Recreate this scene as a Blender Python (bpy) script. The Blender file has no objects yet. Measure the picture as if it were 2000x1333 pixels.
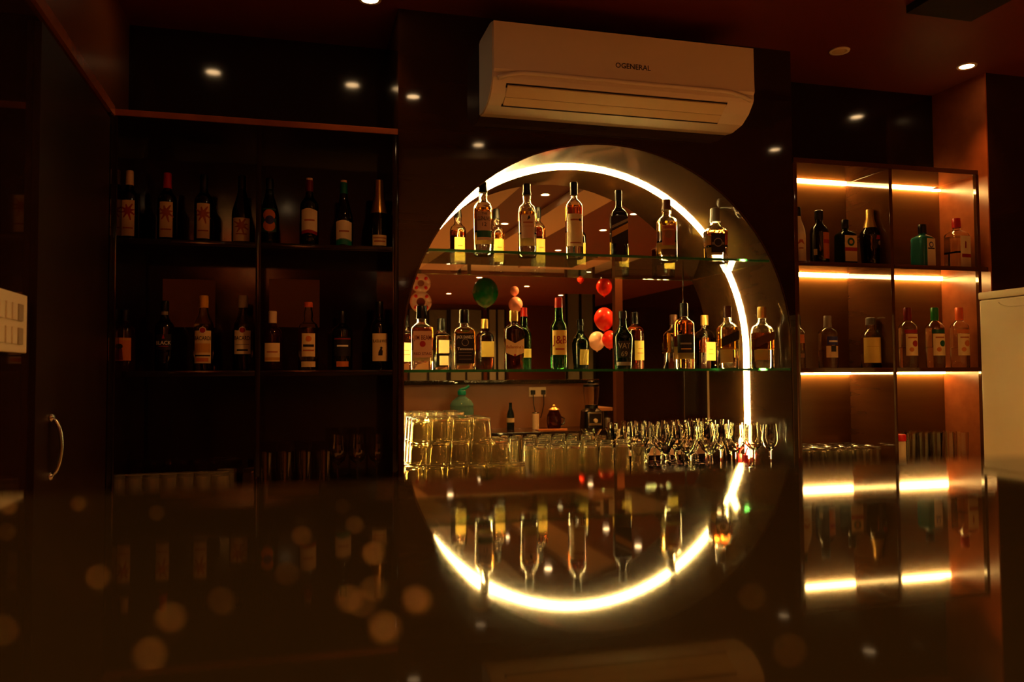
import bpy, bmesh, math, random
from mathutils import Vector, Matrix
R = math.radians
random.seed(7)
scene = bpy.context.scene
C = scene.collection

# ------------------------------------------------------------------ camera, light settings
FPX, CX, CY = 1600.0, 1000.0, 666.5          # focal length and centre for the 2000 x 1333 frame
YAW, PITCH, ROLL = R(15), R(2.34), R(-.35)
CAM = Vector((0, 0, 1.145))                  # the camera rests on the bar top
fw = Vector((math.sin(YAW)*math.cos(PITCH), math.cos(YAW)*math.cos(PITCH), math.sin(PITCH)))
rt = Vector((math.cos(YAW), -math.sin(YAW), 0)); up = rt.cross(fw)
rt, up = rt*math.cos(ROLL) + up*math.sin(ROLL), up*math.cos(ROLL) - rt*math.sin(ROLL)
cd = bpy.data.cameras.new('camera'); cam = bpy.data.objects.new('camera', cd); C.objects.link(cam)
cam.matrix_world = Matrix(((rt.x, up.x, -fw.x, CAM.x), (rt.y, up.y, -fw.y, CAM.y), (rt.z, up.z, -fw.z, CAM.z), (0, 0, 0, 1)))
cd.sensor_width = 22.3; cd.lens = 22.3*FPX/2000; cd.clip_start = .01; cd.clip_end = 100
cd.dof.use_dof = True; cd.dof.focus_distance = 3.45; cd.dof.aperture_fstop = 3.1; cd.dof.aperture_blades = 0
scene.camera = cam
vs = scene.view_settings
vs.view_transform = 'Standard'; vs.look = 'None'; vs.gamma = 1; vs.use_curve_mapping = False; vs.exposure = 0.0
w = bpy.data.worlds.new('world'); scene.world = w; w.use_nodes = True
w.node_tree.nodes['Background'].inputs[0].default_value = (.5, .3, .15, 1)
w.node_tree.nodes['Background'].inputs[1].default_value = 0.02
cy = scene.cycles
cy.max_bounces = 12; cy.transmission_bounces = 12; cy.glossy_bounces = 6; cy.diffuse_bounces = 3; cy.transparent_max_bounces = 12
cy.sample_clamp_indirect = 60; cy.sample_clamp_direct = 0; cy.blur_glossy = .3
WARM = (1, .40, .085)                          # ceiling lamps
LED = (1, .64, .20)                           # LED strips
P_DOWN, P_ROOM, P_BAR = 34.0, 175.0, 80.0       # lamp powers (W)
E_LED, E_SHELF, E_LAMP = 140.0, 80.0, 30.0     # emission of strips and lamp discs

Y0, YM, YB = 3.09, 3.45, 3.39                 # wall front, mirror, cabinet backs
ZC, ZTOP, ZU, ZL, ZK, ZBAR = 2.55, 2.08, 1.63, 1.165, .715, 1.10
XL, XA, XD, XR = -.615, .385, 2.095, 3.142    # left wall, left end of panel, right end of panel, pier
AC_X, AC_Z, AR = 1.238, 1.245, .832           # arch centre and radius

def ray(px, py): return rt*((px-CX)/FPX) - up*((py-CY)/FPX) + fw
def at(px, py, Y):
    d = ray(px, py); return CAM + d*(Y/d.y)
def atz(px, py, Z):
    d = ray(px, py); return CAM + d*((Z-CAM.z)/d.z)
def vm(px, py, Y):                            # what the mirror shows at this pixel, at true depth Y
    p = at(px, py, 2*YM-Y); return Vector((p.x, Y, p.z))
def pxm(px, Y):                               # metres per pixel at depth Y
    d = ray(px, 730); return (Y/d.y)/FPX

# ------------------------------------------------------------------ materials
def lin(c): return tuple(((v/255)/12.92 if v <= 10 else (((v/255)+.055)/1.055)**2.4) for v in c)
MATS = {}
def mat(name, col, rough=.5, metal=0, trans=0, ior=1.45, emis=None, es=0, coat=0, spec=.5, noise=None, bump=0, sss=0):
    m = bpy.data.materials.new(name); m.use_nodes = True; nt = m.node_tree
    b = nt.nodes['Principled BSDF']; i = b.inputs
    c = lin(col)
    i['Base Color'].default_value = (*c, 1); i['Roughness'].default_value = rough; i['Metallic'].default_value = metal
    i['Transmission Weight'].default_value = trans; i['IOR'].default_value = ior
    i['Coat Weight'].default_value = coat; i['Coat Roughness'].default_value = .04; i['Specular IOR Level'].default_value = spec
    if emis: i['Emission Color'].default_value = (*emis, 1); i['Emission Strength'].default_value = es
    if noise:                                  # (second colour, (sx, sy, sz)): grain
        tc = nt.nodes.new('ShaderNodeTexCoord'); mp = nt.nodes.new('ShaderNodeMapping'); n = nt.nodes.new('ShaderNodeTexNoise')
        mx = nt.nodes.new('ShaderNodeMix'); mx.data_type = 'RGBA'
        mp.inputs['Scale'].default_value = noise[1]; n.inputs['Scale'].default_value = 1; n.inputs['Detail'].default_value = 6
        nt.links.new(tc.outputs['Object'], mp.inputs[0]); nt.links.new(mp.outputs[0], n.inputs[0]); nt.links.new(n.outputs[0], mx.inputs[0])
        mx.inputs[6].default_value = (*c, 1); mx.inputs[7].default_value = (*lin(noise[0]), 1)
        nt.links.new(mx.outputs[2], i['Base Color'])
        if bump:
            bp = nt.nodes.new('ShaderNodeBump'); bp.inputs['Strength'].default_value = bump; bp.inputs['Distance'].default_value = .002
            nt.links.new(n.outputs[0], bp.inputs['Height']); nt.links.new(bp.outputs[0], i['Normal'])
    MATS[name] = m; return m
mat('laminate', (46, 25, 15), .05, noise=((34, 18, 10), (3, 3, 28)))
mat('door_laminate', (44, 22, 14), .38, noise=((34, 17, 10), (3, 3, 28)))
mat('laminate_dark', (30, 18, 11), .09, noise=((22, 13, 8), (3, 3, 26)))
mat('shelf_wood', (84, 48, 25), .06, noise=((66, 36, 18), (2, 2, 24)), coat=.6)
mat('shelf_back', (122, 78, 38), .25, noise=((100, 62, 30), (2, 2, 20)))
mat('niche_wood', (70, 46, 26), .10, noise=((54, 35, 20), (2, 3, 14)), bump=.03)
mat('wall_brown', (120, 66, 30), .28, noise=((104, 56, 26), (2, 2, 2)))
mat('copper_panel', (158, 86, 48), .24, noise=((120, 60, 32), (14, 14, 14)), bump=.25)
mat('ceiling_paint', (104, 38, 18), .5, noise=((94, 33, 16), (1.5, 1.5, 1.5)))
mat('beam_paint', (226, 200, 168), .6)
mat('floor_tile', (205, 185, 160), .35, noise=((128, 104, 84), (2, 2, 2)))
mat('granite', (42, 37, 22), .035, noise=((34, 30, 18), (160, 160, 160)), spec=.6)
mat('counter_stone', (44, 32, 24), .08, noise=((30, 22, 17), (90, 90, 90)))
mat('mirror', (228, 224, 214), .0, metal=1)
mat('shelf_glass', (222, 240, 228), 0, trans=1, ior=1.5)
mat('shelf_edge', (62, 160, 96), .12, trans=.7, ior=1.5)
mat('led', (255, 235, 200), .5, emis=LED, es=E_LED)
mat('led_shelf', (255, 235, 200), .5, emis=(1, .57, .15), es=E_SHELF)
mat('lamp', (255, 240, 220), .5, emis=(1, .62, .28), es=E_LAMP)
mat('lamp_off', (205, 180, 150), .5)
mat('white_metal', (225, 215, 205), .4)
mat('ac_white', (236, 222, 206), .33)
mat('ac_flap', (232, 208, 168), .38)
mat('dark_gap', (14, 9, 6), .6)
mat('switch_white', (240, 226, 200), .35); mat('switch_grey', (176, 160, 138), .4)
mat('fridge_white', (232, 214, 178), .4)
mat('chrome', (200, 195, 190), .15, metal=1)
mat('steel', (150, 145, 140), .25, metal=1)
# glass and spirits
mat('clear_glass', (255, 252, 244), 0, trans=1, ior=1.48)
mat('tumbler_glass', (255, 252, 240), 0, trans=1, ior=1.5)
mat('stack_glass', (255, 244, 214), .0, trans=.91, ior=1.5)
mat('row_glass', (255, 250, 236), 0, trans=.99, ior=1.38)
mat('amber', (242, 172, 84), 0, trans=1, ior=1.36); mat('deep_amber', (228, 122, 52), 0, trans=1, ior=1.36)
mat('gold_spirit', (250, 216, 130), 0, trans=1, ior=1.36); mat('water_spirit', (250, 248, 240), 0, trans=1, ior=1.34)
mat('brown_glass', (96, 36, 14), .02, trans=.85, ior=1.48); mat('green_glass', (40, 132, 52), .02, trans=1, ior=1.48)
mat('dark_green_glass', (26, 58, 24), .02, trans=.9, ior=1.48); mat('black_glass', (12, 9, 8), .05, coat=.4)
mat('wine_glass_dark', (10, 14, 9), .05, coat=.5); mat('teal_glass', (70, 168, 160), .03, trans=.55, ior=1.48)
mat('blue_water', (150, 215, 205), .06, trans=.75, ior=1.33); mat('jug_teal', (20, 150, 130), .35)
# prints and caps
for n, c, r_ in (('paper_cream', (230, 198, 146), .55), ('paper_white', (236, 216, 180), .55), ('paper_yellow', (232, 196, 96), .55), ('paper_orange', (206, 112, 40), .5), ('paper_brown', (150, 100, 60), .6), ('paper_pink', (206, 158, 132), .55), ('ink_maroon', (96, 14, 16), .5),
                 ('ink_red', (160, 26, 22), .5), ('ink_black', (18, 14, 12), .5), ('ink_gold', (206, 148, 52), .4), ('ink_rust', (172, 84, 30), .5), ('ink_green', (22, 84, 58), .5), ('ink_teal', (16, 120, 100), .45),
                 ('ink_blue', (44, 48, 128), .45), ('ink_white', (235, 228, 220), .5), ('ink_grey', (150, 138, 126), .5), ('cap_black', (18, 15, 14), .35), ('cap_red', (186, 26, 20), .35), ('cap_brown', (92, 50, 28), .4),
                 ('cap_yellow', (232, 166, 40), .4), ('cap_white', (232, 220, 208), .4), ('cap_green', (24, 116, 44), .35), ('cap_orange', (220, 92, 36), .35), ('cap_grey', (108, 104, 100), .35), ('cap_cream', (226, 196, 166), .45),
                 ('cap_maroon', (116, 18, 26), .4), ('paper_black', (24, 18, 16), .5), ('plastic_black', (16, 15, 15), .3), ('plastic_red', (226, 30, 26), .4), ('tag_paper', (236, 190, 160), .6), ('milky_white', (236, 222, 196), .35),
                 ('balloon_red', (226, 52, 40), .25), ('balloon_white', (236, 214, 196), .3), ('balloon_pink', (240, 176, 160), .3), ('balloon_green', (16, 120, 60), .2), ('window_grey', (92, 96, 84), .5),
                 ('curtain_grey', (120, 124, 116), .8), ('backsplash', (150, 94, 54), .4), ('column_brown', (78, 40, 20), .4), ('table_wood', (120, 84, 56), .4), ('cream_cup', (238, 206, 164), .4)):
    mat(n, c, r_)
mat('gold_foil', (214, 160, 84), .3, metal=.8); mat('gold_cap', (212, 170, 92), .35, metal=.6)

# ------------------------------------------------------------------ mesh helpers
def mesh(name, bm, m, parent=None, smooth=None, loc=None):
    me = bpy.data.meshes.new(name); bm.normal_update(); bm.to_mesh(me); bm.free()
    if smooth:
        for p in me.polygons: p.use_smooth = True
        if smooth is not True: me.set_sharp_from_angle(angle=R(smooth))
        tot = sum(p.area for p in me.polygons)
        for p in me.polygons:
            if p.area > .04*tot and len(p.vertices) == 4: p.use_smooth = False
    me.materials.append(MATS[m] if isinstance(m, str) else m)
    o = bpy.data.objects.new(name, me); C.objects.link(o)
    if parent: o.parent = parent
    if loc is not None: o.location = loc
    return o
def B(): return bmesh.new()
def box(bm, x0, x1, y0, y1, z0, z1, bev=0):
    r = bmesh.ops.create_cube(bm, size=1)
    for v in r['verts']:
        v.co = Vector(((x0+x1)/2 + v.co.x*(x1-x0), (y0+y1)/2 + v.co.y*(y1-y0), (z0+z1)/2 + v.co.z*(z1-z0)))
    if bev:
        es = list({e for v in r['verts'] for e in v.link_edges})
        bmesh.ops.bevel(bm, geom=es, offset=bev, segments=2, affect='EDGES', profile=.6)
    return bm
def boxo(name, x0, x1, y0, y1, z0, z1, m, parent=None, bev=0): return mesh(name, box(B(), x0, x1, y0, y1, z0, z1, bev), m, parent, smooth=40 if bev else None)
def loft(bm, rings, close0=True, close1=True):
    rs = [[bm.verts.new(p) for p in ring] for ring in rings]; n = len(rs[0])
    for a, b in zip(rs, rs[1:]):
        for k in range(n): bm.faces.new((a[k], a[(k+1) % n], b[(k+1) % n], b[k]))
    if close0: bm.faces.new(rs[0][::-1])
    if close1: bm.faces.new(rs[-1])
    return bm
def section(hw, hd, n, z, seg):
    out = []
    for k in range(seg):
        a = 2*math.pi*(k+.5)/seg; c, s = math.cos(a), math.sin(a); e = 2/n
        out.append((hw*math.copysign(abs(c)**e, c), hd*math.copysign(abs(s)**e, s), z))
    return out
def lathe(bm, prof, seg=24, c0=True, c1=True, n=2, dep=1): return loft(bm, [section(max(r, 1e-4), max(r, 1e-4)*dep, n, z, seg) for r, z in prof], c0, c1)
def tube(bm, pts, r, seg=8, closed=False):
    rings = []
    for k, p in enumerate(pts):
        p = Vector(p); t = (Vector(pts[min(k+1, len(pts)-1)]) - Vector(pts[max(k-1, 0)])).normalized()
        a = t.cross(Vector((0, 1, 0)))
        if a.length < .05: a = t.cross(Vector((1, 0, 0)))
        a.normalize(); b = t.cross(a)
        rings.append([p + a*(r*math.cos(2*math.pi*q/seg)) + b*(r*math.sin(2*math.pi*q/seg)) for q in range(seg)])
    return loft(bm, rings)
def prism_x(bm, prof, x0, x1):                 # profile of (y, z) swept along x
    return loft(bm, [[(x0, y, z) for y, z in prof], [(x1, y, z) for y, z in prof]])
def prism_z(bm, poly, z0, z1): return loft(bm, [[(x, y, z0) for x, y in poly], [(x, y, z1) for x, y in poly]])
def tag(o, label, cat, group=None, kind=None):
    if label: o['label'] = label
    if cat: o['category'] = cat
    if group: o['group'] = group
    if kind: o['kind'] = kind
    return o
def thing(name, label, cat, loc=(0, 0, 0), rz=0, group=None):
    o = bpy.data.objects.new(name, None); C.objects.link(o); o.location = loc; o.rotation_euler = (0, 0, rz)
    o.empty_display_size = .05
    return tag(o, label, cat, group)
def struct(o, label, cat): return tag(o, label, cat, None, 'structure')
def copy_tree(o, parent=None):
    c = o.copy(); C.objects.link(c); c.parent = parent
    for ch in [x for x in bpy.data.objects if x.parent == o]: copy_tree(ch, c)
    return c
_TX = {}
def glyphs(s):                                 # flat outline of a line of lettering, height 1, centred on x
    if s in _TX: return _TX[s]
    cu = bpy.data.curves.new('t', 'FONT'); cu.body = s; cu.size = 1; cu.offset = .012; cu.resolution_u = 2
    ob = bpy.data.objects.new('t', cu); C.objects.link(ob)
    dg = bpy.context.evaluated_depsgraph_get(); me = ob.evaluated_get(dg).to_mesh()
    vs_ = [tuple(v.co[:2]) for v in me.vertices]; fs = [tuple(p.vertices) for p in me.polygons]
    ob.evaluated_get(dg).to_mesh_clear(); bpy.data.objects.remove(ob); bpy.data.curves.remove(cu)
    xs = [v[0] for v in vs_]; x0, x1 = min(xs), max(xs)
    _TX[s] = ([(v[0]-(x0+x1)/2, v[1]) for v in vs_], fs, x1-x0); return _TX[s]

# ------------------------------------------------------------------ the setting
ceil_o = struct(boxo('ceiling', -.9, 6.2, -9.2, 3.6, ZC, ZC+.08, 'ceiling_paint'), 'rust red painted ceiling above the bar', 'ceiling')
struct(boxo('floor', -.9, 6.2, -9.2, 3.6, -.05, 0, 'floor_tile'), 'beige tiled floor of the bar room', 'floor')
struct(boxo('wall_right', 6.1, 6.2, -9.2, 3.6, 0, ZC, 'laminate_dark'), 'dark wall on the far right of the room', 'wall')
struct(boxo('wall_front', -.9, 6.2, -9.25, -9.15, 0, ZC, 'column_brown'), 'brown wall at the far end of the room', 'wall')
struct(boxo('wall_rear', -.9, 6.2, 3.50, 3.58, 0, ZC, 'laminate_dark'), 'dark glossy wall panel above the left cabinet', 'wall')
# left wall: dark panelling up to door height, brown plaster above
wl = struct(boxo('wall_left', XL-.10, XL, -9.2, 3.5, 0, 2.06, 'laminate'), 'dark glossy panelled wall with a door left of the cabinets', 'wall')
boxo('upper_wall', XL-.12, XL-.02, -9.2, 3.5, 2.06, ZC, 'wall_brown', wl)
boxo('ledge_trim', XL-.02, XL+.012, 0, Y0-.003, 2.055, 2.09, 'copper_panel', wl)
boxo('edge_trim', XL, XL+.012, Y0-.06, Y0-.003, ZK+.05, 2.05, 'laminate_dark', wl)
d1 = struct(boxo('door_1', XL, XL+.016, 2.21, 2.99, .02, 2.02, 'door_laminate'), 'dark flush door with a slim metal handle on the left wall', 'door')
hp = []
for k in range(13):
    a = k/12; p = at(75, 818+117*a, 2.30); off = .026*math.sin(math.pi*a)**.45
    hp.append((XL+.018+off, 2.335, p.z))
mesh('handle', tube(B(), hp, .006), 'chrome', d1, smooth=True)
for q in (0, -1):
    e = B(); bmesh.ops.create_uvsphere(e, u_segments=10, v_segments=6, radius=.011, matrix=Matrix.Translation(hp[q])); mesh('handle_mount', e, 'chrome', d1, True)

# the glossy front panel with the arch cut out
def arch_pts(r, zb, n=48):
    return [(AC_X-r, zb)] + [(AC_X - r*math.cos(math.pi*k/n), AC_Z + r*math.sin(math.pi*k/n)) for k in range(n+1)] + [(AC_X+r, zb)]
bm = B(); ap = arch_pts(AR, ZK)
def panel_face(y, flip):
    o = []
    for (x0, z0), (x1, z1) in zip(ap[1:-1], ap[2:-1]):
        f = [(x0, y, z0), (x1, y, z1), (x1, y, ZC), (x0, y, ZC)]; o.append(f)
    o.append([(XA, y, ZK), (ap[0][0], y, ZK), (ap[0][0], y, AC_Z), (XA, y, AC_Z)]); o.append([(XA, y, AC_Z), (ap[0][0], y, AC_Z), (ap[0][0], y, ZC), (XA, y, ZC)])
    o.append([(ap[-1][0], y, ZK), (XD, y, ZK), (XD, y, AC_Z), (ap[-1][0], y, AC_Z)]); o.append([(ap[-1][0], y, AC_Z), (XD, y, AC_Z), (XD, y, ZC), (ap[-1][0], y, ZC)])
    for f in o: bm.faces.new([bm.verts.new(p) for p in (f if not flip else f[::-1])])
panel_face(Y0, False); panel_face(Y0+.018, True)
for x in (XA, XD): bm.faces.new([bm.verts.new(p) for p in ((x, Y0, ZK), (x, Y0, ZC), (x, 3.5, ZC), (x, 3.5, ZK))])
bmesh.ops.remove_doubles(bm, verts=bm.verts, dist=1e-5)
wb = struct(mesh('wall_back', bm, 'laminate'), 'dark glossy wall panel with an arched opening behind the bar', 'wall')
bm = B()                                       # the reveal of the arch
ro, ri = arch_pts(AR, ZK), arch_pts(AR, ZK)
vo = [bm.verts.new((x, Y0, z)) for x, z in ro]; vi = [bm.verts.new((x, YM+.004, z)) for x, z in ri]
for k in range(len(vo)-1): bm.faces.new((vo[k], vi[k], vi[k+1], vo[k+1]))
mesh('arch_lining', bm, 'niche_wood', wb, smooth=60)
bm = B()                                       # thin edge band round the opening
q0, q1 = arch_pts(AR, ZK), arch_pts(AR+.006, ZK)
a = [bm.verts.new((x, Y0-.003, z)) for x, z in q0]; b = [bm.verts.new((x, Y0-.003, z)) for x, z in q1]; c = [bm.verts.new((x, Y0, z)) for x, z in q1]
for k in range(len(a)-1): bm.faces.new((a[k], a[k+1], b[k+1], b[k])); bm.faces.new((b[k], b[k+1], c[k+1], c[k]))
mesh('edge_band', bm, 'niche_wood', wb, smooth=60)
bm = B(); bm.faces.new([bm.verts.new((x, YM, z)) for x, z in arch_pts(AR-.001, ZK)])
r_ = bmesh.ops.extrude_face_region(bm, geom=bm.faces[:])
for v in [g for g in r_['geom'] if isinstance(g, bmesh.types.BMVert)]: v.co.y += .005
bmesh.ops.recalc_face_normals(bm, faces=bm.faces)
tag(mesh('arched_mirror', bm, 'mirror'), 'arched mirror filling the back of the lit niche', 'mirror')
# pier and recess on the right
pier = struct(boxo('wall_pier', XR, 6.1, Y0, 3.5, 0, ZC, 'laminate'), 'dark pier right of the lit shelves with a copper coloured side', 'wall')
boxo('side_panel', XR-.006, XR, Y0, 3.5, ZK, ZC, 'copper_panel', pier)
struct(boxo('wall_recess', XD, XR, 3.42, 3.5, ZK, ZC, 'laminate_dark'), 'dark glossy wall above the lit right cabinet', 'wall')
# dark recessed panel in the ceiling, top right
q = [atz(px, py, ZC) for px, py in ((1880, 36), (1755, 20))]
tag(boxo('ceiling_hatch', q[1].x, q[0].x, q[0].y-.5, q[0].y-.04, ZC-.03, ZC-.0005, 'dark_gap'), 'dark square box set in the red ceiling at upper right', 'ceiling hatch')

# ------------------------------------------------------------------ counters
bc = thing('back_counter', 'dark stone back counter carrying the rows of glasses', 'counter', (0, 0, 0))
boxo('top_slab', XL, XR-.007, 2.90, 3.449, ZK-.03, ZK, 'counter_stone', bc, .004)
for x in (-.6, .02, .64, 1.26, 1.88, 2.5):
    boxo('cupboard_door', x+.005, x+.61, 2.95, 2.97, .1, ZK-.04, 'laminate_dark', bc)
boxo('plinth', XL, XR-.01, 2.99, 3.41, 0, ZK-.03, 'laminate_dark', bc)
bar = thing('bar_counter', 'polished dark granite bar top reflecting the shelves', 'bar counter', (0, 0, 0))
boxo('granite_top', XL+.001, 2.52, -.32, .355, ZBAR-.035, ZBAR, 'granite', bar, .003)
boxo('inner_panel', XL+.02, 2.50, .26, .28, .0, ZBAR-.035, 'backsplash', bar)
boxo('front_panel', XL+.02, 2.50, -.24, -.22, 0, ZBAR-.035, 'laminate', bar)
wt = thing('worktop', 'brown low worktop behind the bar seen in the mirror', 'worktop', (0, 0, 0))
boxo('work_slab', .9, 2.50, .281, .80, .66, .70, 'counter_stone', wt, .003)
boxo('work_front', .92, 2.49, .74, .76, .02, .66, 'laminate_dark', wt)

# ------------------------------------------------------------------ cabinets
def cabinet(name, label, x0, x1, dividers, yb, mside, mback, tmat):
    t = thing(name, label, 'cabinet', ((x0+x1)/2, Y0, ZK)); ox, oy, oz = t.location
    def p(n, a0, a1, b0, b1, c0, c1, m, bev=.0015): return boxo(n, a0-ox, a1-ox, b0-oy, b1-oy, c0-oz, c1-oz, m, t, bev)
    xb = x1 if name == 'bottle_cabinet' else XR-.007
    p('back_panel', x0, xb, yb, yb+.012, ZK, ZTOP-.02, mback, 0)
    p('top_panel', x0, x1, Y0+.001, yb+.012, ZTOP-.02, ZTOP, mside); p('edge_band', x0, x1, Y0-.006, Y0+.0008, ZTOP-.021, ZTOP+.001, tmat)
    p('side_panel', x0, x0+.02, Y0, yb, ZK, ZTOP-.02, mside); 
    if name == 'bottle_cabinet': p('side_panel', x1-.02, x1, Y0, yb, ZK, ZTOP-.02, mside)
    else: p('front_post', x1-.012, x1+.004, Y0-.004, Y0+.014, ZK, ZTOP-.02, mside)
    for xd in dividers: p('divider', xd-.009, xd+.009, Y0+.002, yb, ZK, ZTOP-.02, mside)
    edges = [x0+.02] + [e for xd in dividers for e in (xd-.009, xd+.009)] + [x1-.02 if name == 'bottle_cabinet' else x1+.05]
    for z in (ZU, ZL):
        for k in range(0, len(edges), 2): p('shelf', edges[k], edges[k+1], Y0+.001, yb, z-.02, z, mside)
    return t
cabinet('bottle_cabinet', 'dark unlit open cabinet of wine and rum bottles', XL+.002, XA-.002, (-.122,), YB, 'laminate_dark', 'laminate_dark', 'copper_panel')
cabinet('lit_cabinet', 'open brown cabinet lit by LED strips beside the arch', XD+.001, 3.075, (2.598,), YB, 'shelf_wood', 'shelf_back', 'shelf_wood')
# thin brown sheets paint the lit patches on the back boards behind the bottles
for px, X0, X1 in ((0, 318, 420), (1, 526, 624)):
    a, b = at(X0, 545, YB-.004), at(X1, 640, YB-.004)
    tag(boxo('lit_patch', a.x, b.x, YB-.005, YB-.0005, b.z, a.z, 'paper_brown'), ('painted lit patch on the cabinet back behind the yellow capped rum' if not px else 'painted lit patch on the cabinet back behind the squat brandy bottle'), 'light patch')
# LED strips under the lit cabinet's shelves
for c_, (x0, x1) in (('left', (XD+.024, 2.587)), ('right', (2.609, XR-.008))):
    for r_, z in (('top', ZTOP-.02), ('upper', ZU-.02), ('lower', ZL-.02)):
        t = thing('shelf_led_strip', f'glowing warm LED strip under the {dict(top="top panel", upper="upper shelf", lower="lower shelf")[r_]}, {c_} cell of the lit cabinet', 'LED strip', ((x0+x1)/2, YB, z), 0, 'LED strips under the cabinet shelves')
        h = (x1-x0)/2
        boxo('channel', -h, h, -.003, -.0005, -.0105, -.0004, 'white_metal', t); boxo('diffuser', -h, h, -.0115, -.0031, -.0095, -.0004, 'led_shelf', t)
# LED rope round the mirror
s = thing('arch_led_strip', 'bright warm LED rope round the arched mirror', 'LED strip', (AC_X, YM, ZK))
pts = [(x-AC_X, -.0065, z-ZK) for x, z in arch_pts(AR-.0065, ZK+.03, 72)]
pts = pts[:1] + [(pts[0][0], -.0065, pts[0][2]+(AC_Z-ZK-.03)*k/6) for k in range(1, 6)] + pts[1:-1] + [(pts[-1][0], -.0065, AC_Z-ZK-(AC_Z-ZK-.03)*k/6) for k in range(1, 6)] + pts[-1:]
mesh('rope', tube(B(), pts, .0055, 8), 'led', s, True)
t = thing('cable_connector', 'red cable connector at the foot of the LED rope', 'connector', (AC_X+AR-.03, YM-.028, ZK))
mesh('plug', box(B(), -.010, .010, -.008, .008, .0, .05, .003), 'plastic_red', t, 40); mesh('lead', tube(B(), [(0, 0, .048), (.004, .002, .066), (.016, .008, .08)], .004, 8), 'plastic_red', t, True)
# glass shelves
for z, lab in ((ZU, 'upper green edged glass shelf across the arch'), (ZL, 'lower green edged glass shelf across the arch')):
    h = math.sqrt(AR**2 - max(0, z-AC_Z)**2)-.001
    t = thing('glass_shelf', lab, 'shelf', (AC_X, Y0, z), 0, 'glass shelves in the arch')
    boxo('pane', -h, h, .008, YM-Y0-.001, -.010, 0, 'shelf_glass', t); boxo('edge', -h, h, .003, .0078, -.010, 0, 'shelf_edge', t)
    for sx in (-1, 1):
        for yy in (.07, .25): mesh('bracket', box(B(), sx*(h+.004 if z == ZU else h)-.004-(sx*.006), sx*h+.004-(sx*.006), yy-.008, yy+.008, -.016, -.0102), 'chrome', t)

# ------------------------------------------------------------------ downlights
def downlight(x, y, label, on=True, power=P_DOWN, angle=110, r=.036, z=ZC):
    t = thing('downlight', label, 'ceiling light', (x, y, z), 0, 'recessed ceiling lights')
    mesh('rim', lathe(B(), [(r*.86, -.004), (r*1.15, -.006), (r*1.22, 0), (r*.86, -.0005)], 24, False, False), 'white_metal', t, True)
    mesh('lens', lathe(B(), [(r*.9, -.003), (r*.9, -.0008)], 24), 'lamp' if on else 'lamp_off', t)
    if on and power:
        ld = bpy.data.lights.new('beam', 'SPOT'); ld.energy = power; ld.color = WARM; ld.spot_size = R(angle); ld.spot_blend = .8; ld.shadow_soft_size = .03
        lo = bpy.data.objects.new('beam', ld); C.objects.link(lo); lo.parent = t; lo.location = (0, 0, -.02)
downlight(.272, 3.035, 'lit round downlight at the top edge, left of the air conditioner', power=12, angle=80)
downlight(-.36, 3.05, 'lit round downlight over the dark cabinet, seen only as a glint', power=4, angle=70)
downlight(2.30, 3.03, 'unlit round downlight in the red ceiling', on=False)
downlight(2.985, 3.04, 'lit round downlight shining down the copper pier', power=18, angle=75)
for x, y, lab in ((.58, 2.12, 'ceiling light whose glint shows on the dark panel left of the air conditioner'), (1.09, 1.35, 'ceiling light whose glint shows on the panel just above the arch shoulder'),
                  (1.09, .78, 'ceiling light whose glint shows left of the arch, second one down'), (1.10, 0, 'ceiling light whose glint shows left of the arch, lowest one'),
                  (2.92, 1.69, 'ceiling light whose glint shows on the panel right of the arch'), (1.9, .84, 'ceiling light seen in the mirror above the second upper shelf bottle'),
                  (1.9, -.43, 'ceiling light seen in the mirror beside the first upper shelf bottle'), (2.89, .28, 'ceiling light seen in the mirror right of the black square bottle'),
                  (2.92, -.54, 'ceiling light seen in the mirror left of the black square bottle'), (2.9, -1.88, 'ceiling light seen in the mirror just above the upper glass shelf')):
    downlight(x, y, lab, power=P_DOWN if y > .5 else P_ROOM, angle=120)
ORD = ('first', 'second', 'third', 'fourth', 'fifth', 'sixth', 'seventh', 'eighth', 'ninth', 'tenth', 'eleventh', 'twelfth')
for k, (x, y) in enumerate(((3.9, -1.2), (1.2, -2.2), (1.9, -3.2), (3.9, -3.6), (1.1, -4.3), (2.6, -4.6), (3.6, -5.6), (1.6, -6.2), (4.6, -6.9), (2.6, -7.0), (1.2, -7.8), (3.4, -8.2))):
    downlight(x, y, f'small ceiling light far back in the mirror, {ORD[k]} nearest the bar', power=P_ROOM, angle=130, r=.045)
downlight(-.05, -.30, 'added unseen ceiling light that makes the drops on the bar top glint', power=P_BAR, angle=85)  # lamp added out of view to light the droplets and granite

for i, y in enumerate((-2.0, -3.8, -5.8)):        # unseen uplighters added to brighten the ceiling shown in the mirror
    t = thing('added_uplighter', ('added unseen uplighter for the mirrored ceiling, nearest the bar', 'added unseen uplighter for the mirrored ceiling, middle of the dining room', 'added unseen uplighter for the mirrored ceiling, far end of the dining room')[i], 'fill light', (XL+.001, y, 1.75), 0, 'added fill uplighters in the dining room')
    mesh('bowl', loft(B(), [[(.001+max(0, r*math.sin(math.pi*k/12)), r*math.cos(math.pi*k/12), z) for k in range(13)] for r, z in ((.02, 0), (.07, .04), (.10, .10))], True, False), 'gold_cap', t, 40)
    ld = bpy.data.lights.new('glow', 'SPOT'); ld.energy = 470; ld.color = WARM; ld.spot_size = R(150); ld.spot_blend = 1; ld.shadow_soft_size = .05
    lo = bpy.data.objects.new('glow', ld); C.objects.link(lo); lo.parent = t; lo.location = (.06, 0, .11); lo.rotation_euler = (math.pi, R(-20), 0)
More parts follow.
